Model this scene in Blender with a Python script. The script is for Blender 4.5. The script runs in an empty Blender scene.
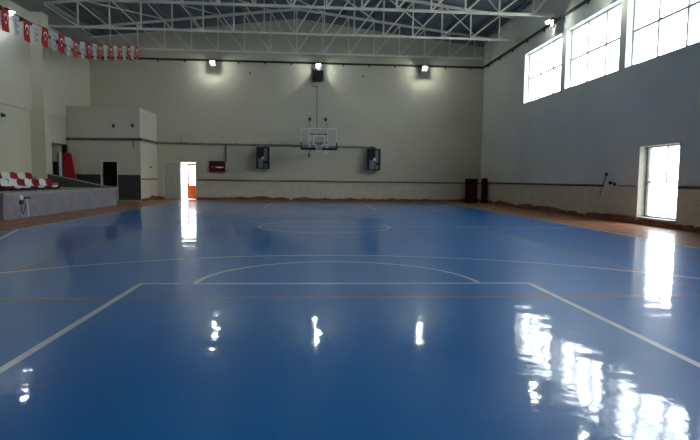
import bpy, bmesh, math, random
from mathutils import Vector, Matrix
random.seed(7)
PI = math.pi
scene = bpy.context.scene
COL = scene.collection

# ------------------------------------------------------------------ materials
def new_mat(name):
    m = bpy.data.materials.new(name); m.use_nodes = True
    nt = m.node_tree
    return m, nt, nt.nodes['Principled BSDF']

def pos_node(nt, scale=(1, 1, 1)):
    g = nt.nodes.new('ShaderNodeNewGeometry')
    mp = nt.nodes.new('ShaderNodeMapping'); mp.inputs['Scale'].default_value = scale
    nt.links.new(g.outputs['Position'], mp.inputs['Vector'])
    return mp.outputs['Vector']

def noise(nt, vec, scale, detail=3, rough=.5):
    n = nt.nodes.new('ShaderNodeTexNoise')
    n.inputs['Scale'].default_value = scale; n.inputs['Detail'].default_value = detail
    n.inputs['Roughness'].default_value = rough
    nt.links.new(vec, n.inputs['Vector'])
    return n.outputs['Fac']

def ramp(nt, fac, stops):
    r = nt.nodes.new('ShaderNodeValToRGB')
    e = r.color_ramp.elements
    e[0].position, e[0].color = stops[0][0], (*stops[0][1], 1)
    e[1].position, e[1].color = stops[-1][0], (*stops[-1][1], 1)
    for p, c in stops[1:-1]:
        k = e.new(p); k.color = (*c, 1)
    nt.links.new(fac, r.inputs['Fac'])
    return r.outputs['Color']

def mathn(nt, op, a, b=None):
    n = nt.nodes.new('ShaderNodeMath'); n.operation = op
    for i, v in enumerate((a, b)):
        if v is None: continue
        if isinstance(v, (int, float)): n.inputs[i].default_value = v
        else: nt.links.new(v, n.inputs[i])
    return n.outputs[0]

def mixc(nt, fac, a, b):
    n = nt.nodes.new('ShaderNodeMix'); n.data_type = 'RGBA'
    for sock, v in ((n.inputs[0], fac), (n.inputs[6], a), (n.inputs[7], b)):
        if isinstance(v, (int, float)): sock.default_value = v
        elif isinstance(v, tuple): sock.default_value = (*v, 1)
        else: nt.links.new(v, sock)
    return n.outputs[2]

def bump(nt, h, strength, dist, b, chain=None):
    n = nt.nodes.new('ShaderNodeBump')
    n.inputs['Strength'].default_value = strength; n.inputs['Distance'].default_value = dist
    nt.links.new(h, n.inputs['Height'])
    if chain: nt.links.new(chain, n.inputs['Normal'])
    return n.outputs['Normal']

def mat(name, col, rough=.6, metal=0, var=.12, scale=6, emit=None, spec=.5, coat=0, bumpy=0):
    """procedural material: base colour broken up by noise"""
    m, nt, b = new_mat(name)
    v = pos_node(nt)
    f = noise(nt, v, scale)
    lo = tuple(c * (1 - var) for c in col); hi = tuple(min(1, c * (1 + var)) for c in col)
    nt.links.new(ramp(nt, f, [(.3, lo), (.7, hi)]), b.inputs['Base Color'])
    b.inputs['Roughness'].default_value = rough
    b.inputs['Metallic'].default_value = metal
    b.inputs['Specular IOR Level'].default_value = spec
    b.inputs['Coat Weight'].default_value = coat
    if bumpy:
        nt.links.new(bump(nt, noise(nt, v, 40), bumpy, .01, b), b.inputs['Normal'])
    if emit:
        b.inputs['Emission Color'].default_value = (*emit[0], 1)
        b.inputs['Emission Strength'].default_value = emit[1]
    return m

def glass_mat(name):
    m = bpy.data.materials.new(name); m.use_nodes = True
    nt = m.node_tree; nt.nodes.clear()
    o = nt.nodes.new('ShaderNodeOutputMaterial'); mx = nt.nodes.new('ShaderNodeMixShader')
    t = nt.nodes.new('ShaderNodeBsdfTransparent'); g = nt.nodes.new('ShaderNodeBsdfGlossy')
    t.inputs[0].default_value = (.95, .97, .97, 1); g.inputs['Roughness'].default_value = .03
    f = nt.nodes.new('ShaderNodeLayerWeight')
    k = mathn(nt, 'ADD', .035, mathn(nt, 'MULTIPLY', mathn(nt, 'POWER', f.outputs['Facing'], 5), .6))
    nt.links.new(k, mx.inputs[0]); nt.links.new(t.outputs[0], mx.inputs[1]); nt.links.new(g.outputs[0], mx.inputs[2])
    nt.links.new(mx.outputs[0], o.inputs[0])
    return m

def wall_mat(name, up, low, zsplit=1.17):
    m, nt, b = new_mat(name)
    v = pos_node(nt)
    f = noise(nt, v, .35, 4); f2 = noise(nt, v, 3.0, 5)
    base = ramp(nt, f, [(.3, tuple(c * .93 for c in up)), (.7, tuple(c * 1.05 for c in up))])
    lowc = ramp(nt, f2, [(.3, tuple(c * .90 for c in low)), (.65, tuple(c * 1.04 for c in low))])
    s = nt.nodes.new('ShaderNodeSeparateXYZ'); nt.links.new(v, s.inputs[0])
    k = mathn(nt, 'LESS_THAN', s.outputs[2], zsplit)
    nt.links.new(mixc(nt, k, base, lowc), b.inputs['Base Color'])
    b.inputs['Roughness'].default_value = .75
    b.inputs['Specular IOR Level'].default_value = .3
    nt.links.new(bump(nt, noise(nt, v, 25, 4), .12, .01, b), b.inputs['Normal'])
    return m

def floor_ripple(nt, b):
    """the resin floor is not flat: long shallow waves and a finer orange peel"""
    v1 = pos_node(nt, (.7, 1.0, 1))
    v2 = pos_node(nt, (1, 1, 1))
    n1 = bump(nt, noise(nt, v1, 2.2, 2, .45), 1.0, WAVE1, b)
    n2 = bump(nt, noise(nt, v2, 14, 2, .5), 1.0, WAVE2, b, n1)
    nt.links.new(n2, b.inputs['Normal'])
    nt.links.new(n2, b.inputs['Coat Normal'])
WAVE1, WAVE2 = .0072, .0007

def floor_mat():
    m, nt, b = new_mat('blue resin floor')
    v = pos_node(nt)
    s = nt.nodes.new('ShaderNodeSeparateXYZ'); nt.links.new(v, s.inputs[0])
    X, Y = s.outputs[0], s.outputs[1]
    wob = mathn(nt, 'MULTIPLY', mathn(nt, 'SUBTRACT', noise(nt, v, 3.0), .5), .10)
    ax = mathn(nt, 'ABSOLUTE', X)
    inside = mathn(nt, 'MULTIPLY', mathn(nt, 'LESS_THAN', mathn(nt, 'ADD', ax, wob), 7.53),
                   mathn(nt, 'LESS_THAN', mathn(nt, 'ADD', Y, mathn(nt, 'MULTIPLY', wob, 2)), 29.95))
    blue = ramp(nt, noise(nt, v, .6, 5, .6), [(.3, (.001, .180, .56)), (.7, (.002, .212, .65))])
    # grinding dust and scuffs
    dust = ramp(nt, noise(nt, v, 9, 6, .7), [(.62, (0, 0, 0)), (.8, (1, 1, 1))])
    blue = mixc(nt, mathn(nt, 'MULTIPLY', dust, .25), blue, (.12, .22, .42))
    brown = ramp(nt, noise(nt, v, 2.4, 6, .65), [(.3, (.22, .085, .040)), (.55, (.36, .155, .080)), (.75, (.46, .26, .17))])
    spots = ramp(nt, noise(nt, v, 7.0, 3, .6), [(.66, (0, 0, 0)), (.72, (1, 1, 1))])
    brown = mixc(nt, mathn(nt, 'MULTIPLY', spots, .5), brown, (.45, .42, .38))
    nt.links.new(mixc(nt, inside, brown, blue), b.inputs['Base Color'])
    rr = mathn(nt, 'SUBTRACT', .55, mathn(nt, 'MULTIPLY', inside, .22))
    nt.links.new(rr, b.inputs['Roughness'])
    nt.links.new(mathn(nt, 'ADD', .30, mathn(nt, 'MULTIPLY', inside, .42)), b.inputs['Coat Weight'])
    nt.links.new(mathn(nt, 'SUBTRACT', .20, mathn(nt, 'MULTIPLY', inside, .145)), b.inputs['Coat Roughness'])
    b.inputs['Specular IOR Level'].default_value = .12
    floor_ripple(nt, b)
    return m

def line_mat(name, col):
    m, nt, b = new_mat(name)
    v = pos_node(nt)
    nt.links.new(ramp(nt, noise(nt, v, 12, 5, .7), [(.3, tuple(c * .8 for c in col)), (.7, col)]), b.inputs['Base Color'])
    b.inputs['Roughness'].default_value = .4
    b.inputs['Coat Weight'].default_value = .9; b.inputs['Coat Roughness'].default_value = .08
    floor_ripple(nt, b)
    return m

def brick_mat():
    m, nt, b = new_mat('broken brown skirting')
    v = pos_node(nt)
    c = ramp(nt, noise(nt, v, 3.5, 6, .7), [(.25, (.05, .03, .02)), (.42, (.20, .085, .045)), (.6, (.30, .13, .07)), (.8, (.42, .28, .2))])
    nt.links.new(c, b.inputs['Base Color']); b.inputs['Roughness'].default_value = .85
    nt.links.new(bump(nt, noise(nt, v, 20, 5), .6, .03, b), b.inputs['Normal'])
    return m

CREAM = (.60, .585, .49)
M = dict(
    wall_l=wall_mat('cream plaster left', (.60, .57, .44), (.58, .55, .43)),
    wall_f=wall_mat('cream plaster far', (.58, .54, .42), (.62, .575, .47)),
    wall_r=wall_mat('cool grey plaster right', (.77, .75, .655), (.70, .635, .52)),
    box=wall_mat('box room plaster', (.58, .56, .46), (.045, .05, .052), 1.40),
    boxside=wall_mat('box room side plaster', (.62, .59, .48), (.60, .56, .46)),
    floor=floor_mat(),
    white_line=line_mat('white court paint', (.84, .95, 1.0)),
    orange_line=line_mat('dull orange court paint', (.42, .22, .13)),
    brick=brick_mat(),
    roof=mat('dark corrugated sheet', (.19, .23, .25), .5, .1, .15, .8),
    steel=mat('cream painted steel', (.74, .72, .62), .5, 0, .1, 3),
    steeldark=mat('dark painted steel', (.10, .11, .10), .5, .2, .15, 3),
    purlin=mat('grey purlin paint', (.22, .22, .20), .55, 0, .1, 3),
    pipe=mat('dark green grey pipe', (.12, .13, .12), .5, .1, .2, 3),
    rail=mat('black rail', (.02, .022, .022), .5, .1, .2, 3),
    greypipe=mat('grey pipe', (.22, .235, .23), .45, .1, .15, 3),
    conduit=mat('brown conduit', (.07, .055, .035), .6, 0, .4, 4),
    black=mat('black plastic', (.006, .007, .007), .65, 0, .2, 10),
    darkgrey=mat('charcoal panel', (.02, .024, .025), .6, 0, .15, 8),
    midgrey=mat('mid grey metal', (.08, .084, .088), .6, .1, .15, 8),
    frame=mat('white window paint', (.70, .70, .68), .45, 0, .05, 8),
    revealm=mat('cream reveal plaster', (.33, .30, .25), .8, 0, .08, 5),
    barmat=mat('grey window bar', (.25, .26, .27), .5, 0, .05, 8),
    glass=glass_mat('clear glass'),
    maroon=mat('maroon vinyl', (.050, .006, .009), .8, 0, .15, 6, spec=.1),
    red=mat('red plastic', (.27, .006, .012), .6, 0, .08, 8, spec=.15),
    redpanel=mat('red padded panel', (.36, .012, .022), .55, 0, .1, 4),
    white=mat('white plastic', (.74, .76, .76), .35, 0, .05, 8),
    redflag=mat('red flag cloth', (.38, .008, .014), .7, 0, .08, 5),
    whiteflag=mat('white flag cloth', (.52, .52, .52), .7, 0, .05, 5),
    flagwhite=mat('white flag print', (.85, .85, .85), .7, 0, .03, 5),
    flaggrey=mat('grey flag print', (.16, .16, .17), .7, 0, .1, 30),
    redmetal=mat('dark red enamel', (.10, .004, .006), .6, 0, .12, 6, spec=.2),
    concrete=mat('grey painted concrete', (.235, .225, .26), .7, 0, .12, 2.5, bumpy=.2),
    tread=mat('pale concrete tread', (.30, .29, .26), .8, 0, .2, 5, bumpy=.3),
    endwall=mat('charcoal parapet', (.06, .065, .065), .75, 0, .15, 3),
    leafgrey=mat('grey door paint', (.48, .475, .43), .5, 0, .05, 4),
    orange=mat('orange door paint', (.26, .045, .004), .9, 0, .06, 6, spec=.05),
    ground=mat('pale outside paving', (.55, .54, .50), .9, 0, .08, 2),
    lens=mat('lamp lens', (.9, 1, .97), .3, 0, 0, 5, emit=((.90, 1.0, .93), 150)),
    lensblue=mat('bluish lamp lens', (.9, .95, 1), .3, 0, 0, 5, emit=((.78, .84, 1.0), 150)),
    darkroom=mat('shade-darkened plaster', (.10, .10, .095), .9, 0, .1, 3),
)

# ------------------------------------------------------------------ geometry helpers
class MB:
    def __init__(s): s.v = []; s.f = []
    def add(s, vs, fs):
        n = len(s.v); s.v += [tuple(v) for v in vs]; s.f += [tuple(i + n for i in f) for f in fs]; return s
    def box(s, x0, x1, y0, y1, z0, z1):
        return s.add([(x0, y0, z0), (x1, y0, z0), (x1, y1, z0), (x0, y1, z0), (x0, y0, z1), (x1, y0, z1), (x1, y1, z1), (x0, y1, z1)],
                     [(0, 3, 2, 1), (4, 5, 6, 7), (0, 1, 5, 4), (1, 2, 6, 5), (2, 3, 7, 6), (3, 0, 4, 7)])
    def bar(s, a, b, w, h=None, up=(0, 0, 1)):
        """rectangular member between two points, w wide, h along 'up'"""
        h = h or w; a = Vector(a); b = Vector(b); d = (b - a).normalized(); u = Vector(up)
        if abs(d.dot(u)) > .98: u = Vector((0, 1, 0)) if abs(d.y) < .9 else Vector((1, 0, 0))
        r = d.cross(u).normalized(); u = r.cross(d).normalized()
        vs = []
        for p in (a, b):
            for i, j in ((-1, -1), (1, -1), (1, 1), (-1, 1)):
                vs.append(p + r * (i * w / 2) + u * (j * h / 2))
        return s.add(vs, [(0, 1, 2, 3), (7, 6, 5, 4), (0, 4, 5, 1), (1, 5, 6, 2), (2, 6, 7, 3), (3, 7, 4, 0)])
    def tube(s, pts, r, n=10):
        pts = [Vector(p) for p in pts]; vs = []; fs = []
        for k, p in enumerate(pts):
            d = (pts[min(k + 1, len(pts) - 1)] - pts[max(k - 1, 0)]).normalized()
            u = Vector((0, 0, 1)) if abs(d.z) < .9 else Vector((1, 0, 0))
            a = d.cross(u).normalized(); b = d.cross(a).normalized()
            for i in range(n):
                t = 2 * PI * i / n; vs.append(p + a * (r * math.cos(t)) + b * (r * math.sin(t)))
        for k in range(len(pts) - 1):
            for i in range(n):
                j = (i + 1) % n
                fs.append((k * n + i, k * n + j, (k + 1) * n + j, (k + 1) * n + i))
        fs.append(tuple(range(n - 1, -1, -1))); fs.append(tuple(range((len(pts) - 1) * n, len(pts) * n)))
        return s.add(vs, fs)
    def prism(s, poly, axis, a, b):
        """polygon given in the two other axes, extruded along axis from a to b"""
        def P(p, t):
            q = [0, 0, 0]; o = [i for i in range(3) if i != axis]; q[o[0]], q[o[1]] = p; q[axis] = t; return q
        n = len(poly)
        vs = [P(p, a) for p in poly] + [P(p, b) for p in poly]
        fs = [tuple(range(n)), tuple(range(2 * n - 1, n - 1, -1))]
        fs += [(i, n + i, n + (i + 1) % n, (i + 1) % n) for i in range(n)]
        return s.add(vs, fs)
    def build(s, name, m, parent=None, bevel=0, loc=None, smooth=False, seg=2):
        me = bpy.data.meshes.new(name); me.from_pydata(s.v, [], s.f)
        bm = bmesh.new(); bm.from_mesh(me); bmesh.ops.recalc_face_normals(bm, faces=bm.faces)
        bm.to_mesh(me); bm.free()
        me.materials.append(m)
        if smooth:
            for p in me.polygons: p.use_smooth = True
        o = bpy.data.objects.new(name, me); COL.objects.link(o)
        if parent: o.parent = parent
        if loc: o.location = loc
        if bevel:
            k = o.modifiers.new('edge', 'BEVEL'); k.width = bevel; k.segments = seg; k.limit_method = 'ANGLE'
        return o

def empty(name, loc=(0, 0, 0), rz=0):
    o = bpy.data.objects.new(name, None); COL.objects.link(o); o.location = loc; o.rotation_euler = (0, 0, rz)
    o.empty_display_size = .1
    return o
def tag(o, label, cat, group=None):
    o['label'] = label; o['category'] = cat
    if group: o['group'] = group
    return o
def struct(o): o['kind'] = 'structure'; return o
def part(o, label): o['label'] = label; return o
def copy_tree(o, parent=None):
    c = o.copy(); COL.objects.link(c); c.parent = parent
    for ch in list(o.children): copy_tree(ch, c)
    return c

# ------------------------------------------------------------------ dimensions (m); court centre line is X=0, near baseline Y=0
XL, XR, YN, YF = -13.13, 10.0, -3.0, 31.7
RIDGE = -1.25
def roof_z(x): return 10.98 - .118 * abs(x - RIDGE)

# ------------------------------------------------------------------ floor and court lines
fl = struct(MB().box(XL - 2.6, XR + .45, YN - .3, YF + .3, -.2, 0).build('floor', M['floor']))
def ribbon(pts, w, z=.0015, closed=False):
    mb = MB(); n = len(pts); vs = []
    for i, p in enumerate(pts):
        a = Vector(pts[(i - 1) % n] if (closed or i > 0) else pts[i]); b = Vector(pts[(i + 1) % n] if (closed or i < n - 1) else pts[i])
        d = (b - a).normalized(); nrm = Vector((-d.y, d.x)); q = Vector(p)
        for s in (-1, 1):
            e = q + nrm * (s * w / 2); vs.append((e.x, e.y, z))
    fs = [(2 * i, 2 * i + 1, 2 * ((i + 1) % n) + 1, 2 * ((i + 1) % n)) for i in range(n if closed else n - 1)]
    mb.v = vs; mb.f = fs
    return mb
def dashes(a, b, w, on, off, z=.0015):
    a = Vector(a); b = Vector(b); L = (b - a).length; d = (b - a) / L; n = Vector((-d.y, d.x)) * w / 2; mb = MB(); t = 0
    while t < L:
        e = min(L, t + on); p, q = a + d * t, a + d * e
        mb.add([(*(p - n), z), (*(q - n), z), (*(q + n), z), (*(p + n), z)], [(0, 1, 2, 3)]); t += on + off
    return mb
def line(name, pts, w=.07, m='white_line', z=.0015, closed=False):
    return ribbon(pts, w, z, closed).build(name, M[m], fl)
def arc(cx, cy, r, a0, a1, n=48):
    return [(cx + r * math.cos(math.radians(a0 + (a1 - a0) * i / n)), cy + r * math.sin(math.radians(a0 + (a1 - a0) * i / n))) for i in range(n + 1)]
K = 2.45
line('key_line', [(-K, 0), (-K, 5.8)]); line('key_line', [(K, 0), (K, 5.8)])
line('free_throw_line', [(-K - .025, 5.8), (K + .025, 5.8)])
line('free_throw_semicircle', arc(0, 5.8, 1.8, 0, 180))
line('three_point_arc', [(-6.6, 0)] + arc(0, 1.575, 6.75, 168, 12, 72) + [(6.6, 0)])
line('centre_circle', arc(0, 14, 1.8, 0, 360)[:-1], closed=True)
line('centre_line', [(-7.5, 14), (7.5, 14)], .085)
line('far_key_line', [(-K, 28), (-K, 22.2)]); line('far_key_line', [(K, 28), (K, 22.2)])
line('far_free_throw_line', [(-K, 22.2), (K, 22.2)], .035)
line('far_free_throw_semicircle', arc(0, 22.2, 1.8, 180, 360), .04)
line('far_three_point_arc', [(-6.6, 28)] + arc(0, 26.425, 6.75, -168, -12, 60) + [(6.6, 28)])
line('baseline', [(-7.5, 28), (7.5, 28)], .04); line('near_baseline', [(-7.5, 0), (7.5, 0)])
part(dashes((7.46, -2), (7.46, 29.8), .10, .42, .10).build('sideline', M['white_line'], fl), 'right white sideline along the brown margin')
part(dashes((-7.46, 10.9 + 1.8), (-7.46, 29.8), .10, .42, .10).build('sideline', M['white_line'], fl), 'left white sideline along the brown margin')
line('bench_line', [(-7.5, 12.75), (-6.75, 10.6), (-6.2, 8.9)], .07)
line('volleyball_sideline', [(-4.5, 5), (-4.5, 23)], .06, 'orange_line', .001)
line('volleyball_sideline', [(4.5, 5), (4.5, 23)], .06, 'orange_line', .001)
line('volleyball_end_line', [(-4.9, 5), (4.9, 5)], .06, 'orange_line', .001)
line('volleyball_end_line', [(-4.5, 23), (4.5, 23)], .06, 'orange_line', .001)
line('attack_line', [(-4.5, 11), (4.5, 11)], .05, 'orange_line', .001)
line('attack_line', [(-4.5, 17), (4.5, 17)], .05, 'orange_line', .001)

g = struct(MB().box(-60, 60, -40, 80, -.45, -.25).build('ground', M['ground']))

# ------------------------------------------------------------------ walls
def wall_with_holes(mb, axis, a, b, u0, u1, z0, z1, holes):
    """solid wall of thickness a..b on 'axis' with rectangular through openings (u0,u1,z0,z1)"""
    us = sorted({u0, u1, *[h[0] for h in holes], *[h[1] for h in holes]})
    zs = sorted({z0, z1, *[h[2] for h in holes], *[h[3] for h in holes]})
    for i in range(len(us) - 1):
        run = None
        for j in range(len(zs) - 1):
            cu, cz = (us[i] + us[i + 1]) / 2, (zs[j] + zs[j + 1]) / 2
            hole = any(h[0] < cu < h[1] and h[2] < cz < h[3] for h in holes)
            if not hole:
                if run is None: run = zs[j]
                end = zs[j + 1]
            if run is not None and (hole or j == len(zs) - 2):
                if axis == 0: mb.box(a, b, us[i], us[i + 1], run, end)
                else: mb.box(us[i], us[i + 1], a, b, run, end)
                run = None
    return mb

WT = .45
PITCH = 4.32
wins = [(21.38 - PITCH * k, 25.33 - PITCH * k, 5.10, 7.50) for k in range(6)]
door_win = (13.73, 15.62, .22, 2.46)
struct(wall_with_holes(MB(), 0, XR, XR + WT, YN, YF, 0, 9.80, wins + [door_win]).build('wall_right', M['wall_r']))

mb = wall_with_holes(MB(), 1, YF, YF + WT, XL - 2.5, XR + WT, 0, 8.5, [(-8.10, -7.18, 0, 2.19)])
def gw(x): return 10.66 - .125 * abs(x - RIDGE)
mb.prism([(XL - .3, 8.5), (XR + WT, 8.5), (XR + WT, gw(XR)), (RIDGE, gw(RIDGE)), (XL - .3, gw(XL))], 1, YF, YF + WT)
struct(mb.build('wall_far', M['wall_f']))
# dark sheeting closing the gap between the plastered gable and the roof sheet
struct(MB().prism([(XL - .6, gw(XL)), (RIDGE, gw(RIDGE)), (XR + .6, gw(XR)), (XR + .6, roof_z(XR) + .2), (RIDGE, roof_z(RIDGE) + .2), (XL - .6, roof_z(XL) + .2)], 1, YF + .02, YF + .2).build('trim_8', M['roof']))
struct(MB().prism([(XL - .3, 0), (XR + WT, 0), (XR + WT, 9.5), (RIDGE, 10.9), (XL - .3, 9.4)], 1, YN - .3, YN).build('wall_near', M['wall_f']))

# left wall: thin lower skin, a thicker upper band that overhangs it, and the opening beside the storage room
mb = MB()
wall_with_holes(mb, 0, XL - .3, XL - .05, YN, YF, 0, 8.5, [(25.0, 28.6, .0, 2.95)])
mb.box(XL - .05, XL + .22, YN, 24.42, 0, 4.20)
mb.box(XL - .05, XL + .32, YN, 24.42, 4.20, 8.5)
mb.box(XL - .05, XL, 25.0, YF, 4.24, 8.5)
struct(mb.build('wall_left', M['wall_l']))
struct(MB().box(XL, XL + .85, 24.42, 25.0, 0, 8.5).build('trim_1', M['wall_l']))         # concrete column on the left wall
struct(MB().box(XL, XL + .85, 7.1, 7.7, 0, 8.5).build('trim_2', M['wall_l']))
struct(MB().box(XL - .25, XL + .2, YN, YF, 8.5, 8.72).box(XL - .3, XL, YN, YF, 8.7, 9.6).build('trim_3', M['purlin']))
# corridor behind the opening
mb = MB().box(XL - 2.3, XL - 2.1, 24.0, 28.8, 0, 3.1).box(XL - 2.3, XL - .3, 24.0, 24.2, 0, 3.1).box(XL - 2.3, XL - .05, 28.6, 28.8, 0, 3.1).box(XL - 2.3, XL - .3, 24.0, 28.8, 2.97, 3.1)
struct(mb.build('wall_corridor', M['wall_l']))
struct(MB().box(XL - .72, XL - .52, 28.50, 28.595, 0, 2.05).build('door_3', M['black']))

# storage room in the far left corner
BX, BY, BZ = -9.42, 28.60, 4.93
mb = wall_with_holes(MB(), 1, BY, BY + .15, XL, BX, 0, BZ, [(-11.38, -10.62, .06, 2.08)])
mb.box(BX - .15, BX, BY + .15, YF, 0, BZ)
mb.box(XL, BX - .15, BY + .15, YF, BZ - .15, BZ)
bxo = struct(mb.build('wall_storage', M['box']))
# lining inside, shade put into its dark colour; pale skin on its side wall
struct(MB().box(BX, BX + .012, BY + .02, YF, 0, BZ).build('wall_storage_side', M['boxside']))
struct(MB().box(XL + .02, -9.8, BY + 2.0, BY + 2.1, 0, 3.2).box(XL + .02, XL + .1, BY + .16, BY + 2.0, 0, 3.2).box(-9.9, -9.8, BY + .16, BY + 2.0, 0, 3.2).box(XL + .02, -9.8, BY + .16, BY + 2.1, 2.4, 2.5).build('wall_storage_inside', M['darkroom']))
d1 = struct(MB().box(-11.47, -11.38, BY - .035, BY + .16, 0, 2.14).box(-10.62, -10.59, BY - .035, BY + .16, 0, 2.14).box(-11.47, -10.59, BY - .035, BY + .16, 2.08, 2.12).build('door_1', M['frame']))
struct(MB().box(-10.62, BX, BY - .25, BY, 0, .06).build('trim_4', M['tread']))

# ------------------------------------------------------------------ ceiling: corrugated sheet on purlins, bracing
rf = empty('ceiling'); struct(rf)
mb = MB()
def corr(xa, xb):
    ys = []; y = YN - .3; k = 0
    prof = [(0, 0), (.09, 0), (.12, .045), (.21, .045), (.24, 0)]
    while y < YF + .35:
        for dy, dz in prof[:-1] if True else prof: ys.append((y + dy, dz))
        y += .24
    za, zb = roof_z(xa) + .12, roof_z(xb) + .12
    vs = []
    for yy, dz in ys: vs += [(xa, yy, za + dz), (xb, yy, zb + dz)]
    mb.add(vs, [(2 * i, 2 * i + 1, 2 * i + 3, 2 * i + 2) for i in range(len(ys) - 1)])
corr(XL - .6, RIDGE); corr(RIDGE, XR + .6)
mb.build('roof_sheet', M['roof'], rf)
NODES = [RIDGE + 1.47 * k for k in range(-7, 8)]
for x in [XL + .4] + NODES + [XR - .25]:
    z = roof_z(x)
    MB().box(x - .10, x - .03, YN, YF + .1, z - .02, z + .11).box(x + .03, x + .10, YN, YF + .1, z - .02, z + .11).build('purlin', M['purlin'], rf)
TY = [30.6, 26.4, 22.2, 18.0, 13.8]
def node(k): return RIDGE + 1.47 * k
for ya, yb in ((26.4, 30.6), (22.2, 26.4)):
    for k in (-7, -5, -3, -1, 1, 3, 5):
        p = (node(k), ya, roof_z(node(k)) - .05); q = (node(k + 2), yb, roof_z(node(k + 2)) - .05)
        MB().bar(p, q, .05).build('roof_brace', M['steel'], rf)

# ------------------------------------------------------------------ roof trusses
ZB = 8.42
def truss_top(x): return roof_z(x) - .12
def make_truss():
    t = empty('roof_truss', (RIDGE, TY[0], ZB))
    def P(x, z): return (x - RIDGE, 0, z - ZB)
    xa, xb = XL + .05, XR - .01
    MB().bar(P(xa, ZB), P(xb, ZB), .10, .10).build('bottom_chord', M['steel'], t)
    MB().bar(P(xa, truss_top(xa)), P(RIDGE, truss_top(RIDGE)), .12, .12).build('top_chord', M['steel'], t)
    MB().bar(P(RIDGE, truss_top(RIDGE)), P(xb, truss_top(xb)), .12, .12).build('top_chord', M['steel'], t)
    for k in range(-7, 8):
        x = node(k)
        MB().bar(P(x, ZB + .05), P(x, truss_top(x) - .05), .06, .06).build('vertical', M['steel'], t)
    for s in (-1, 1):
        for k in range(0, 8):
            x0 = node(s * k); x1 = node(s * (k + 1))
            if k == 7: x1 = xb if s > 0 else xa
            MB().bar(P(x0 + s * .04, ZB + .05), P(x1 - s * .02, truss_top(x1) - .06), .06, .06).build('diagonal', M['steel'], t)
    for x, d in ((xa, 1), (xb, -1)):
        MB().box(*sorted((x - RIDGE, x - RIDGE + d * .22)), -.07, .07, -.09, -.05).build('bearing_plate', M['steel'], t)
    return t
tl = ['pale steel roof truss nearest the far wall', 'pale steel roof truss second from the far wall', 'pale steel roof truss crossing the very top of the picture',
      'pale steel roof truss fourth from the far wall, above the middle of the court', 'pale steel roof truss farthest from the far wall']
t0 = make_truss()
for i, y in enumerate(TY):
    t = t0 if i == 0 else copy_tree(t0)
    t.location = (RIDGE, y, ZB)
    tag(t, tl[i], 'roof truss', 'steel roof trusses')

# ------------------------------------------------------------------ right-hand windows
def window(idx, y0, y1, z0, z1, cols, rows):
    w = empty('window_%d' % idx, (XR + .27, (y0 + y1) / 2, z0)); struct(w)
    hy = (y1 - y0) / 2; H = z1 - z0; fw = .07
    MB().box(-.04, .04, -hy, hy, 0, fw).box(-.04, .04, -hy, hy, H - fw, H).box(-.04, .04, -hy, -hy + fw, fw, H - fw).box(-.04, .04, hy - fw, hy, fw, H - fw).build('window_frame', M['frame'], w)
    for k in range(1, cols):
        y = -hy + 2 * hy * k / cols
        MB().box(-.03, .03, y - .03, y + .03, fw, H - fw).build('mullion', M['barmat'], w)
    for k in range(1, rows):
        z = H * k / rows
        MB().box(-.032, .032, -hy + fw, hy - fw, z - .03, z + .03).build('transom', M['barmat'], w)
    MB().box(.0, .006, -hy + fw, hy - fw, fw, H - fw).build('pane', M['glass'], w)
    # painted lining of the opening
    MB().box(-.27, -.04, hy - .012, hy, 0, H).box(-.27, -.04, -hy, hy, H - .012, H).box(-.27, -.04, -hy, -hy + .012, 0, H).box(-.275, -.04, -hy, hy, 0, .012).build('reveal', M['frame'], w)
    return w
for i, h in enumerate(wins): window(i + 1, *h, 3, 2)
y0, y1, z0, z1 = door_win
w = empty('window_7', (XR + .30, (y0 + y1) / 2, z0)); struct(w)
hy = (y1 - y0) / 2; H = z1 - z0; fw = .06
MB().box(-.04, .04, -hy, hy, 0, fw).box(-.04, .04, -hy, hy, H - fw, H).box(-.04, .04, -hy, -hy + fw, fw, H - fw).box(-.04, .04, hy - fw, hy, fw, H - fw).build('window_frame', M['frame'], w)
MB().box(-.03, .03, -hy + fw, hy - fw, 1.10, 1.14).build('transom', M['frame'], w)
MB().box(-.03, .03, -.02, .012, 1.14, H - fw).build('mullion', M['barmat'], w)
MB().box(-.045, .045, hy - .13, hy - .10, fw, H - fw).build('mullion', M['barmat'], w)
MB().box(0, .006, -hy + fw, hy - fw, fw, H - fw).build('pane', M['glass'], w)
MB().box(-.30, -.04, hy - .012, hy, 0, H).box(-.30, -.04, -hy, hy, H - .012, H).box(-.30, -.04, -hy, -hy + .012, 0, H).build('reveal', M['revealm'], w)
MB().box(-.36, -.04, -hy - .03, hy + .03, -.03, .012).build('window_sill', M['tread'], w)

# ------------------------------------------------------------------ far wall door
d2 = struct(empty('door_2', (-8.10, YF, 0)))
lf = MB().box(-.91, 0, -.05, -.002, .02, 2.17).build('door_leaf', M['leafgrey'], d2, .006)
MB().box(-.47, -.455, -.056, -.05, .02, 2.15).build('joint_strip', M['barmat'], lf)
MB().box(-.95, -.91, -.06, 0, 0, 2.21).box(-.95, .92, -.04, 0, 2.19, 2.23).build('door_frame', M['frame'], d2)
MB().box(0, .03, .0, .3, 0, 2.19).box(.89, .92, .0, .3, 0, 2.19).build('door_lining', M['frame'], d2)
struct(MB().box(-9.6, -5.6, YF + WT, YF + 2.6, 2.5, 2.68).box(-5.8, -5.6, YF + WT, YF + 2.4, -.3, 2.5).build('trim_9', M['tread']))   # unseen slab and side wall, added to cut daylight on the orange door
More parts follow.
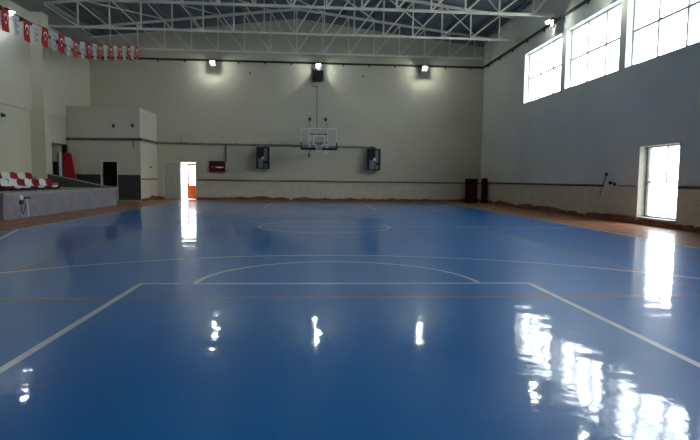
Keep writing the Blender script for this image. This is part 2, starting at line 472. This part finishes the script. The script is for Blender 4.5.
# orange door leaf swung outwards
od = empty('outer_door', (-7.21, YF + .50, 0), math.radians(-38))
tag(od, 'orange glazed door standing open outside the bright far doorway', 'door')
MB().box(-.86, -.76, -.03, .03, 0, 2.15).box(-.10, 0, -.03, .03, 0, 2.15).box(-.76, -.10, -.03, .03, 2.03, 2.15).box(-.76, -.10, -.03, .03, .0, .08).build('door_frame', M['orange'], od, .004)
MB().box(-.76, -.10, -.02, .02, .08, .84).build('lower_panel', M['orange'], od)
MB().box(-.76, -.10, -.004, .004, .84, 2.03).build('pane', M['glass'], od)
MB().tube([(-.80, -.03, 1.05), (-.80, -.08, 1.05), (-.70, -.08, 1.05)], .012).build('handle', M['midgrey'], od)

# ------------------------------------------------------------------ skirtings: broken brown strips
def ragged(name, a, b, n, h0, h1, depth, inward):
    a = Vector(a); b = Vector(b); d = (b - a) / n; inw = Vector(inward); mb = MB(); h = .15
    for i in range(n):
        h = min(h1, max(h0, h + random.uniform(-.04, .04)))
        if random.random() < .02: continue
        dp = depth * random.uniform(.6, 1.2); p = a + d * i; q = p + d
        r, s = p + inw * dp, q + inw * dp
        mb.add([(p.x, p.y, 0), (q.x, q.y, 0), (s.x, s.y, 0), (r.x, r.y, 0), (p.x, p.y, h), (q.x, q.y, h), (s.x, s.y, h * .9), (r.x, r.y, h * .9)],
               [(0, 3, 2, 1), (4, 5, 6, 7), (0, 1, 5, 4), (1, 2, 6, 5), (2, 3, 7, 6), (3, 0, 4, 7)])
    return struct(mb.build(name, M['brick']))
ragged('baseboard_far', (-7.1, YF), (XR, YF), 110, .13, .26, .09, (0, -1))
ragged('baseboard_far_left', (BX, YF), (-9.0, YF), 2, .15, .22, .09, (0, -1))
ragged('baseboard_right', (XR, YF), (XR, 15.7), 90, .10, .24, .12, (-1, 0))
ragged('baseboard_right_near', (XR, 15.7), (XR, YN), 90, .12, .22, .10, (-1, 0))
ragged('baseboard_storage', (BX + .015, BY + .1), (BX + .015, YF), 24, .14, .26, .08, (1, 0))

# ------------------------------------------------------------------ rails and pipes on the walls
def rail(name, label, a, b, inward, n, r=.035, group='black wall rails under the roof'):
    a = Vector(a); b = Vector(b); o = MB().bar(a, b, .05, .11).build(name, M['rail'])
    tag(o, label, 'rail', group); iw = Vector(inward)
    for i in range(n):
        p = a + (b - a) * ((i + .5) / n)
        MB().bar(p + Vector((0, 0, -.04)), p + Vector((0, 0, -.15)), .07, .05).bar(p, p - iw * .09, .05).build('bracket', M['rail'], o)
    return o
rail('wall_rail', 'black rail along the top of the far wall', (XL + .05, YF - .1, 8.10), (XR - .1, YF - .1, 8.10), (0, -1, 0), 15)
rail('wall_rail', 'black rail along the right wall above the windows', (XR - .1, YN + .1, 8.10), (XR - .1, YF - .1, 8.10), (-1, 0, 0), 18)
rail('wall_rail', 'black rail on the left wall behind the flags', (XL + .42, 8.0, 7.95), (XL + .42, 24.4, 7.95), (1, 0, 0), 9)
rail('wall_rail', 'black rail on the left wall beyond the column', (XL + .10, 25.05, 7.98), (XL + .10, YF - .2, 7.98), (1, 0, 0), 4)

o = MB().tube([(BX + .02, YF - .1, 3.30), (3.10, YF - .1, 3.22)], .06).build('wall_pipe', M['greypipe'])
tag(o, 'long grey pipe across the far wall joining both dark heaters', 'pipe')
for i in range(12):
    x = BX + .6 + i * 1.0
    MB().bar((x, YF - .1, 3.33 - .006 * i), (x, YF, 3.33 - .006 * i), .04, .16).build('pipe_clip', M['midgrey'], o)
MB().tube([(3.10, YF - .1, 3.22), (3.34, YF - .1, 3.22), (3.34, YF - .1, 3.16)], .06).build('elbow', M['midgrey'], o)
o = MB().tube([(-5.42, YF - .06, 3.22), (-5.42, YF - .06, 2.24)], .05).build('drop_pipe', M['pipe'])
tag(o, 'short grey pipe dropping down beside the red cabinet', 'pipe')
o = MB().tube([(XL - .0, BY - .1, 3.24), (BX + .10, BY - .1, 3.28), (BX + .10, YF - .1, 3.28)], .065).build('wall_pipe', M['pipe'])
tag(o, 'dark pipe wrapped round the storage room wall', 'pipe')
MB().tube([(-9.76, BY - .06, 3.26), (-9.76, BY - .05, 3.0), (-9.72, BY - .05, 2.80)], .02, 6).build('loose_cable', M['black'], o)
MB().tube([(-8.0, YF - .05, 3.7), (-8.0, YF - .05, 3.35)], .012, 6).build('vent_pin', M['midgrey'], o)

def conduit(label, pts, m='conduit', r=.04):
    o = MB().tube(pts, r, 8).build('wall_conduit', M[m]); tag(o, label, 'conduit', 'low wall conduits'); return o
conduit('thin dark conduit low along the far wall', [(-7.05, YF - .05, 1.16), (XR - .05, YF - .05, 1.16)], 'pipe')
conduit('thin dark conduit low on the pale side of the storage room', [(BX + .06, BY + .1, 1.18), (BX + .06, YF - .1, 1.18)], 'pipe')
conduit('brown conduit low on the right wall, far side of the low window', [(XR - .05, YF - .12, 1.19), (XR - .05, 17.6, 1.19)])
conduit('faint grey conduit piece just left of the low bright window', [(XR - .02, 16.7, 1.20), (XR - .02, 15.7, 1.20)], 'greypipe', .025)
conduit('brown conduit low on the right wall, camera side of the low window', [(XR - .05, 13.6, 1.19), (XR - .05, YN + .1, 1.19)])

# rod and taps on the right wall
o = empty('wall_tap', (XR, 17.2, 1.27))
tag(o, 'small dark taps with a slanting rod on the right wall', 'tap')
MB().tube([(-.04, .45, -.10), (-.10, .12, .30)], .018, 8).build('rod', M['black'], o)
MB().tube([(-.10, .13, .28), (-.11, .09, .36)], .05, 8).build('rod_knob', M['black'], o)
MB().tube([(0, -.07, .02), (-.10, -.07, .02)], .055, 10).build('tap_body', M['black'], o)
MB().tube([(0, -.33, -.02), (-.08, -.33, -.02)], .04, 10).tube([(-.06, -.33, .06), (-.06, -.33, -.1)], .02, 8).build('tap_body', M['midgrey'], o)
MB().tube([(-.02, .55, -.2), (-.02, .62, -.42)], .01, 6).build('drip_mark', M['conduit'], o)

# ------------------------------------------------------------------ floodlights
def floodlight(loc, rz, label, m='lens', group='lit floodlights high on the walls'):
    t = empty('floodlight', loc, rz)       # local -Y points into the room
    tag(t, label, 'floodlight', group)
    MB().box(-.03, .03, -.14, .22, .05, .10).box(-.17, .17, -.16, -.12, .06, .10).build('bracket', M['black'], t)
    MB().prism([(-.12, .07), (-.40, .02), (-.42, -.03), (-.36, -.04), (-.14, .01), (-.14, -.27), (-.12, -.27)], 0, -.17, .17).build('housing', M['black'], t, .006)  # visor and long back flap shaped to keep lamp light off the wall
    n = 14; vs = [(0, -.35, -.10)]; fs = []
    for r, y, z in ((.045, -.34, -.085), (.08, -.31, -.06), (.10, -.26, -.035)):
        for i in range(n):
            a = 2 * PI * i / n; vs.append((r * math.cos(a) * 1.1, y + .35 * r * math.sin(a), z - .01 + r * .85 * math.sin(a)))
    for i in range(n): fs.append((0, 1 + i, 1 + (i + 1) % n))
    for k in range(2):
        for i in range(n):
            j = (i + 1) % n; fs.append((1 + k * n + i, 1 + (k + 1) * n + i, 1 + (k + 1) * n + j, 1 + k * n + j))
    MB().add(vs, fs).build('lens', M[m], t, smooth=True)
    return t
floodlight((0.0, YF - .33, 7.98), 0, 'lit floodlight above the black box at the middle of the far wall')
floodlight((-6.08, YF - .33, 7.98), 0, 'lit floodlight on the left part of the far wall')
floodlight((6.27, YF - .33, 7.98), 0, 'lit floodlight on the right part of the far wall')
floodlight((XR - .25, 21.6, 8.02), -PI / 2, 'lit floodlight on the right wall between two windows')
floodlight((XR - .25, 17.25, 8.02), -PI / 2, 'lit floodlight on the right wall nearer the camera')
floodlight((XL + .58, 22.0, 7.80), PI / 2, 'bluish lit floodlight on the left wall behind the first flags', 'lensblue')

# ------------------------------------------------------------------ black box under the middle floodlight, with conduit
t = empty('loudspeaker', (-.03, YF, 7.03)); tag(t, 'square black box mounted under the middle floodlight', 'loudspeaker')
MB().box(-.31, .31, -.95, -.06, 0, .52).build('cabinet', M['black'], t, .015)
MB().box(-.27, .27, -.958, -.95, .04, .48).build('grille', M['darkgrey'], t)
MB().box(-.08, .08, -.06, 0, .2, .36).build('wall_bracket', M['midgrey'], t)
t = MB().tube([(-.06, YF - .035, 6.74), (-.06, YF - .035, 4.30)], .022, 8).build('cable_duct', M['greypipe'])
tag(t, 'thin vertical cable duct running down from the black box', 'conduit')
MB().box(-.34, -.02, YF - .1, YF - .012, 6.72, 6.80).build('hook_plate', M['greypipe'], t)

# ------------------------------------------------------------------ basketball goal
t = empty('basketball_goal', (0, 26.8, 2.81)); tag(t, 'wall-mounted basketball goal with a clear backboard and black bottom padding', 'basketball goal')
MB().box(-.88, .88, -.006, .006, .05, 1.04).build('backboard', M['glass'], t)
MB().box(-.90, .90, -.02, .02, 1.02, 1.06).box(-.90, -.87, -.02, .02, .05, 1.02).box(.87, .90, -.02, .02, .05, 1.02).box(-.88, .88, -.02, .02, .04, .07).build('board_frame', M['steel'], t)
MB().box(-.295, .295, -.010, -.007, .65, .70).box(-.295, -.245, -.010, -.007, .24, .65).box(.245, .295, -.010, -.007, .24, .65).box(-.245, .245, -.010, -.007, .24, .29).build('target_square', M['white'], t)
MB().box(-.93, .93, -.05, .05, -.04, .07).box(-.93, -.87, -.05, .05, .07, .36).box(.87, .93, -.05, .05, .07, .36).build('padding', M['black'], t, .012)
pts = [(.225 * math.cos(2 * PI * i / 24), -.375 + .225 * math.sin(2 * PI * i / 24), .24) for i in range(25)]
MB().tube(pts, .012, 8).box(-.09, .09, -.15, -.02, .14, .25).build('rim', M['redmetal'], t)
mb = MB()
for i in range(12):
    a = 2 * PI * i / 12
    for s in (1, -1):
        prev = None
        pp = []
        for k in range(5):
            r = .215 - .028 * k; an = a + s * k * PI / 12
            pp.append((r * math.cos(an), -.375 + r * math.sin(an), .23 - .095 * k))
        mb.tube(pp, .005, 4)
mb.build('net', M['flagwhite'], t)
MB().box(-.52, -.46, .03, .10, -.0, 1.06).build('upright', M['white'], t)
MB().box(.42, .48, .03, .10, .0, 1.06).build('upright', M['white'], t)
MB().box(-.52, .48, .03, .09, .72, .79).box(-.52, .48, .03, .09, .30, .36).build('crossbar', M['greypipe'], t)
for x in (-.49, .45):
    MB().bar((x, .08, .95), (x, 4.9, .95), .07).build('upper_arm', M['steel'], t)
    MB().bar((x, .08, .15), (x, 4.9, .15), .07).build('lower_arm', M['steel'], t)
    MB().bar((x, .3, .95), (x, 2.5, .15), .045).bar((x, 2.5, .15), (x, 4.6, .95), .045).build('side_brace', M['steel'], t)
    MB().tube([(x, .1, 1.02), (x, 4.88, 2.04)], .012, 6).build('stay_cable', M['midgrey'], t)
    MB().box(x - .08, x + .08, 4.82, 4.9, 1.94, 2.12).build('anchor_plate', M['darkgrey'], t)
    MB().box(x - .1, x + .1, 4.84, 4.9, .02, 1.1).build('anchor_plate', M['steel'], t)
MB().bar((-.49, .8, .95), (.45, 2.6, .95), .045).bar((.45, .8, .95), (-.49, 2.6, .95), .045).build('cross_brace', M['steel'], t)
MB().tube([(-.49, .06, 0), (-.49, .06, -.22)], .02, 8).tube([(-.49, .06, -.2), (-.49, .06, -.42)], .055, 10).build('hanging_crank', M['conduit'], t)

# ------------------------------------------------------------------ wall heaters
def heater(x, label):
    t = empty('wall_heater', (x, YF, 1.86)); tag(t, label, 'heater', 'black heaters on the far wall')
    MB().box(-.36, -.30, -.62, -.06, 0, 1.26).box(-.36, .36, -.60, -.06, 1.21, 1.26).box(-.36, .36, -.60, -.06, 0, .05).box(-.36, .36, -.12, -.06, 0, 1.26).build('casing', M['black'], t, .006)
    MB().box(-.30, .06, -.58, -.12, .62, 1.21).build('upper_louvre', M['black'], t, .01)
    mb = MB()
    for k in range(8): mb.box(-.28, .04, -.595, -.575, .66 + .068 * k, .69 + .068 * k)
    mb.build('slats', M['darkgrey'], t)
    MB().box(-.27, .0, -.60, -.12, .06, .60).build('lower_panel', M['greypipe'], t, .01)
    MB().box(.08, .26, -.56, -.12, .06, 1.20).build('side_panel', M['greypipe'], t, .01)
    MB().box(.30, .36, -.62, -.12, 0, 1.26).build('side_rail', M['black'], t, .006)
    MB().tube([(.10, -.56, .42), (.27, -.60, .30)], .05, 10).tube([(.2, -.58, .28), (.28, -.6, .5)], .03, 8).build('valve', M['black'], t)
    MB().box(-.06, .10, -.61, -.56, .55, .72).build('white_sticker', M['white'], t)
    MB().bar((-.2, -.5, -.01), (.1, -.05, -.16), .03).bar((.3, -.5, -.01), (.1, -.05, -.16), .03).build('support_bracket', M['steel'], t)
    MB().tube([(.1, -.25, 1.26), (.1, -.12, 1.36)], .04, 8).build('inlet', M['midgrey'], t)
    return t
heater(-3.22, 'black wall heater left of the basketball goal')
heater(3.34, 'black wall heater right of the basketball goal')

# ------------------------------------------------------------------ fire cabinet
t = empty('fire_cabinet', (-5.91, YF - .012, 1.64)); tag(t, 'dark red fire cabinet with a small white marking, beside the far doorway', 'fire cabinet')
MB().box(-.46, .46, -.20, 0, 0, .64).build('cabinet_body', M['redmetal'], t, .01)
MB().box(-.43, .43, -.215, -.20, .03, .61).build('door', M['redmetal'], t, .005)
mb = MB(); n = 20
poly = [(.16 + .22 * math.cos(2 * PI * i / n), .28 + (.05 if math.sin(2 * PI * i / n) < 0 else .035) * math.sin(2 * PI * i / n)) for i in range(n)]
mb.prism(poly, 1, -.222, -.215); mb.box(-.12, .0, -.222, -.215, .29, .31)
poly = [(-.28 + .03 * math.cos(2 * PI * i / n), .30 + .03 * math.sin(2 * PI * i / n)) for i in range(n)]
mb.prism(poly, 1, -.222, -.215); mb.build('white_marking', M['white'], t)

# ------------------------------------------------------------------ maroon pads in the far right corner
def pad(x, y, w, h, rz, label):
    t = empty('padded_block', (x, y, 0), rz); tag(t, label, 'padding', 'maroon padded blocks in the corner')
    MB().box(-w / 2, w / 2, -.14, .14, .03, h).build('pad_body', M['maroon'], t, .03, seg=3)
    MB().box(-w / 2 + .02, w / 2 - .02, -.12, .12, 0, .04).build('base', M['black'], t)
    return t
pad(9.02, 30.35, .68, 1.42, math.radians(10), 'wide dark maroon padded block standing in the far right corner')
pad(9.78, 30.3, .27, 1.45, math.radians(10), 'narrow dark maroon padded block against the right wall')

# ------------------------------------------------------------------ small fittings
def fitting(loc, rz, label, kind='round'):
    t = empty('wall_fitting', loc, rz); tag(t, label, 'wall fitting', 'small dark wall fittings')
    MB().box(-.07, .07, -.03, 0, -.09, .09).build('back_plate', M['midgrey'], t, .005)
    MB().tube([(0, -.03, .0), (0, -.13, -.02)], .055, 12).build('socket', M['darkgrey'], t)
    return t
fitting((-10.76, BY, 3.96), 0, 'left small dark fitting on the storage room front')
fitting((-9.79, BY, 4.0), 0, 'right small dark fitting on the storage room front')
fitting((XL + .22, 22.2, 3.74), PI / 2, 'small round fitting on the left wall above the seats')
fitting((XL + .22, 21.75, 3.70), PI / 2, 'small round fitting on the left wall at the picture edge')
fitting((XL - .05, 26.2, 3.80), PI / 2, 'small round fitting on the left wall just past the column')
for x, l in ((-4.0, 'left'), (2.66, 'right')):
    o = MB().tube([(x, YF, 7.42), (x, YF - .08, 7.42)], .05, 10).build('wall_plug', M['darkgrey'])
    tag(o, 'tiny dark plug high on the far wall, %s one' % l, 'wall fitting', 'tiny plugs high on the far wall')
o = MB().tube([(BX + .012, 30.3, 1.84), (BX + .07, 30.3, 1.84)], .05, 10).build('door_bell', M['black'])
tag(o, 'small black button on the pale side of the storage room', 'wall fitting')

# ------------------------------------------------------------------ bleachers
FX = -9.25
struct(MB().box(XL + .3, FX, 15.35, 24.5, 0, .72).box(XL + .3, -10.78, 15.35, 22.2, .72, 1.00).box(XL + .3, -11.6, 15.35, 22.2, 1.00, 1.28).build('trim_5', M['concrete']))
struct(MB().box(-10.77, FX + .03, 15.35, 24.5, .72, .80).box(XL + .3, -10.77, 22.21, 24.4, .72, .80).box(-11.58, -10.76, 15.35, 22.2, 1.00, 1.03).build('trim_6', M['tread']))
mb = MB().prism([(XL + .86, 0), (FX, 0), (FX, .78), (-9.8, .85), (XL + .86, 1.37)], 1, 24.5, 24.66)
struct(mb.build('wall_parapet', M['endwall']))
mb = MB()
for a, b in (((FX + .01, .815), (-9.8, .855)), ((-9.8, .865), (XL + .86, 1.385))):
    mb.bar((a[0], 24.58, a[1]), (b[0], 24.58, b[1]), .20, .035)
struct(mb.build('trim_7', M['tread']))
# base of the stand: splashes of plaster along the foot
mb = MB()
for i in range(38):
    y = random.uniform(16.75, 24.2) if i > 6 else random.uniform(15.4, 16.3); w = random.uniform(.05, .25); r = random.uniform(.02, .08)
    mb.box(FX, FX + r, y, y + w, 0, random.uniform(.01, .035))
o = mb.build('plaster_rubble', M['tread']); tag(o, 'pale plaster crumbs along the foot of the grey stand', 'rubble'); o['kind'] = 'stuff'

def make_seat(m):
    t = empty('stadium_seat')
    prof = [(.215, .06), (.21, .095), (.10, .08), (-.03, .065), (-.13, .075), (-.185, .13), (-.215, .22), (-.235, .31), (-.25, .35)]
    vs = []; fs = []; nu = 9
    for j, (x, z) in enumerate(prof):
        for i in range(nu):
            u = -1 + 2 * i / (nu - 1)
            side = abs(u) ** 3
            back = max(0, min(1, (j - 4) / 4))
            wd = .225 * (1 - .22 * back ** 2)
            front = 1 - j / 8
            vs.append((x + side * (.05 * back), u * wd, z + side * (.045 * (1 - back)) - (side * .05 if j == 8 else 0)))
    for j in range(len(prof) - 1):
        for i in range(nu - 1):
            a = j * nu + i; fs.append((a, a + 1, a + nu + 1, a + nu))
    o = MB().add(vs, fs).build('seat_shell', m, t, smooth=True)
    k = o.modifiers.new('thick', 'SOLIDIFY'); k.thickness = .014; k.offset = -1
    k = o.modifiers.new('sub', 'SUBSURF'); k.levels = 1; k.render_levels = 2
    MB().box(-.12, .14, -.10, .10, 0, .06).build('mounting_block', M['darkgrey'], t)
    return t
red_seat = white_seat = None
rows = [(-10.38, 17.42, .51, .80, 'RWWRWRWR', 'front'), (-11.18, 18.98, .53, 1.03, 'RWRWR', 'back')]
ords = ['first', 'second', 'third', 'fourth', 'fifth', 'sixth', 'seventh', 'eighth']
for X, y, dy, z, s, rn in rows:
    for i, c in enumerate(s):
        if c == 'R':
            t = red_seat = make_seat(M['red']) if red_seat is None else copy_tree(red_seat)
        else:
            t = white_seat = make_seat(M['white']) if white_seat is None else copy_tree(white_seat)
        t.location = (X, y + dy * i, z); t.scale = (1.15, 1.15, 1.15)
        tag(t, '%s plastic stand seat, %s from the left in the %s row' % ('red' if c == 'R' else 'white', ords[i], rn), 'seat', 'plastic seats on the stand')

# outlet with dangling cable and a white pipe on the stand's front
t = empty('wall_outlet', (FX, 16.3, .62)); tag(t, 'round white outlet with a dangling black cable on the grey stand', 'outlet')
MB().tube([(0, 0, .02), (.04, 0, .02)], .07, 14).build('cover', M['white'], t)
MB().box(0, .06, -.09, .06, -.19, -.07).build('junction_box', M['black'], t)
MB().tube([(.03, -.05, -.18), (.05, -.06, -.4), (.04, .05, -.50), (.04, .14, -.40), (.05, .18, -.2)], .010, 6).build('cable', M['black'], t)
t = MB().tube([(FX + .06, 16.62, 0.02), (FX + .03, 16.62, .60)], .018, 8).build('white_pipe', M['white']); tag(t, 'thin white upright pipe on the grey stand front', 'pipe')
MB().box(FX, FX + .07, 16.5, 16.76, .59, .64).build('pipe_cap', M['black'], t)

# ------------------------------------------------------------------ red leaning panel and narrow leaf in the passage beyond the stand
t = empty('leaning_panel', (-12.3, 27.2, 0)); tag(t, 'tall red padded panel leaning against the wall beyond the stand', 'panel')
MB().prism([(-.44, 0), (.38, 0), (.16, 1.2), (-.02, 2.33), (-.07, 2.43), (-.16, 2.47), (-.34, 2.47), (-.41, 2.38)], 1, -.05, .05).build('panel_body', M['redpanel'], t, .02)
MB().box(-.42, .36, -.06, .06, 0, .05).build('base_strip', M['black'], t)
t = empty('door_post', (-12.86, 27.1, 0)); tag(t, 'thin white post with a dark red edge beside the leaning red panel', 'post')
MB().box(-.045, .045, -.04, .04, 0, 2.5).build('post', M['frame'], t)
MB().box(-.12, -.045, -.02, .02, 0, 2.46).build('red_edge', M['redmetal'], t)

# ------------------------------------------------------------------ flags on a string
SP = [(15.2, 6.75), (17.16, 6.49), (18.61, 6.50), (19.95, 6.63), (21.25, 6.72), (22.53, 6.85), (23.83, 7.08), (25.16, 7.32), (26.39, 7.57), (27.6, 7.86), (28.78, 8.14), (29.98, 8.40), (30.55, 8.42)]
FXS = -9.98
def sz(y):
    for (a, za), (b, zb) in zip(SP, SP[1:]):
        if a <= y <= b: return za + (zb - za) * (y - a) / (b - a)
    return SP[0][1]
o = MB().tube([(FXS, y, z + .01) for y, z in SP], .012, 6).build('flag_string', M['black']); tag(o, 'dark string carrying the row of red and white flags', 'string')
FW, FH = .42, .68
def cloth(seed):
    mb = MB(); n = 8; m_ = 8; vs = []; fs = []
    for j in range(m_ + 1):
        for i in range(n + 1):
            u = -FW / 2 + FW * i / n; v = j / m_
            vs.append((.022 * v * math.sin(i * 1.1 + seed) + .01 * math.sin(j * .9 + seed), u * (1 - .03 * v), -FH * v))
    for j in range(m_):
        for i in range(n):
            a = j * (n + 1) + i; fs.append((a, a + 1, a + n + 2, a + n + 1))
    return mb.add(vs, fs)
def star_poly(cx, cz, R, rot):
    return [(cx + (R if i % 2 == 0 else R * .4) * math.cos(rot + i * PI / 5), cz + (R if i % 2 == 0 else R * .4) * math.sin(rot + i * PI / 5)) for i in range(10)]
def crescent(cx, cz, R, sgn, n=22):
    # opening downwards: outer circle minus a smaller one shifted down
    out = []; inn = []
    r = R * .8; d = R * .25
    a = math.acos((R * R + d * d - r * r) / (2 * R * d))
    for i in range(n + 1):
        t = -PI / 2 + a + (2 * PI - 2 * a) * i / n; out.append((cx + R * math.cos(t), cz + R * math.sin(t)))
    b = math.atan2(R * math.sin(-PI / 2 + a) + d, R * math.cos(-PI / 2 + a))
    for i in range(n + 1):
        t = b + (PI - 2 * b) * i / n; inn.append((cx + r * math.cos(t), cz - d + r * math.sin(t)))
    return out, inn
def strip_prism(out, inn, x0, x1):
    mb = MB(); n = len(out)
    for k in range(n - 1):
        vs = [(x, p[0], p[1]) for x in (x0, x1) for p in (out[k], out[k + 1], inn[k + 1], inn[k])]
        mb.add(vs, [(0, 1, 2, 3), (7, 6, 5, 4), (0, 4, 5, 1), (1, 5, 6, 2), (2, 6, 7, 3), (3, 7, 4, 0)])
    return mb
def make_flag(red):
    t = empty('flag')
    cloth(0 if red else 2).build('cloth', M['redflag' if red else 'whiteflag'], t, smooth=True)
    if red:
        out, inn = crescent(0, -.24, .115, 1)
        strip_prism(out, inn, .020, .024).build('crescent', M['flagwhite'], t)
        MB().prism(star_poly(0, -.40, .062, -PI / 2), 0, .022, .026).build('star', M['flagwhite'], t)
    else:
        mb = MB()
        for k, (w, z) in enumerate(((.24, -.17), (.30, -.30), (.22, -.36), (.30, -.50), (.20, -.56))):
            mb.box(.026, .029, -w / 2, w / 2, z - .012, z + .012)
        mb.build('printed_lines', M['flaggrey'], t)
    t['z'] = 0
    del t['z']
    return t
rfl = wfl = None
ordn = ['first', 'second', 'third', 'fourth', 'fifth', 'sixth', 'seventh', 'eighth', 'ninth', 'tenth', 'eleventh']
for k in range(21):
    y = 17.16 + .645 * k
    if k % 2 == 0:
        t = rfl = make_flag(True) if rfl is None else copy_tree(rfl)
        lab = 'red flag with white crescent and star, %s red one from the left' % ordn[k // 2]
    else:
        t = wfl = make_flag(False) if wfl is None else copy_tree(wfl)
        lab = 'white printed flag, %s white one from the left on the string' % ordn[k // 2]
    t.location = (FXS + .0, y, sz(y))
    t.rotation_euler = (random.uniform(-.05, .08), random.uniform(-.03, .03), random.uniform(-.05, .09) - .005 * k)
    tag(t, lab, 'flag', 'flags on the string')

# ------------------------------------------------------------------ world, camera, view
w = bpy.data.worlds.new('overcast sky'); scene.world = w; w.use_nodes = True
nt = w.node_tree; bg = nt.nodes['Background']
tc = nt.nodes.new('ShaderNodeTexCoord'); sp = nt.nodes.new('ShaderNodeSeparateXYZ'); nt.links.new(tc.outputs['Generated'], sp.inputs[0])
c = ramp(nt, mathn(nt, 'ADD', mathn(nt, 'MULTIPLY', sp.outputs[2], .5), .5), [(.45, (.85, .92, 1.0)), (.6, (.93, .97, 1.0)), (1.0, (.80, .90, 1.0))])
nt.links.new(c, bg.inputs[0]); bg.inputs[1].default_value = 5.0

cam = bpy.data.cameras.new('camera'); co = bpy.data.objects.new('camera', cam); COL.objects.link(co)
yaw, pitch, roll = .0717, .0755, .0119
f = Vector((math.sin(yaw) * math.cos(pitch), math.cos(yaw) * math.cos(pitch), -math.sin(pitch)))
r = Vector((math.cos(yaw), -math.sin(yaw), 0)); u = r.cross(f)
r2 = r * math.cos(roll) + u * math.sin(roll); u2 = -r * math.sin(roll) + u * math.cos(roll)
mt = Matrix(((r2.x, u2.x, -f.x, -.3636), (r2.y, u2.y, -f.y, -.9477), (r2.z, u2.z, -f.z, 1.3169), (0, 0, 0, 1)))
co.matrix_world = mt
cam.sensor_width = 36; cam.lens = 541.06 / 700 * 36; cam.clip_start = .05; cam.clip_end = 500
scene.camera = co
vs_ = scene.view_settings
vs_.view_transform = 'Standard'; vs_.look = 'None'; vs_.gamma = 1; vs_.use_curve_mapping = False
vs_.exposure = 1.28
scene.cycles.use_denoising = True
scene.cycles.max_bounces = 10; scene.cycles.diffuse_bounces = 6; scene.cycles.transparent_max_bounces = 12
scene.cycles.sample_clamp_indirect = 12
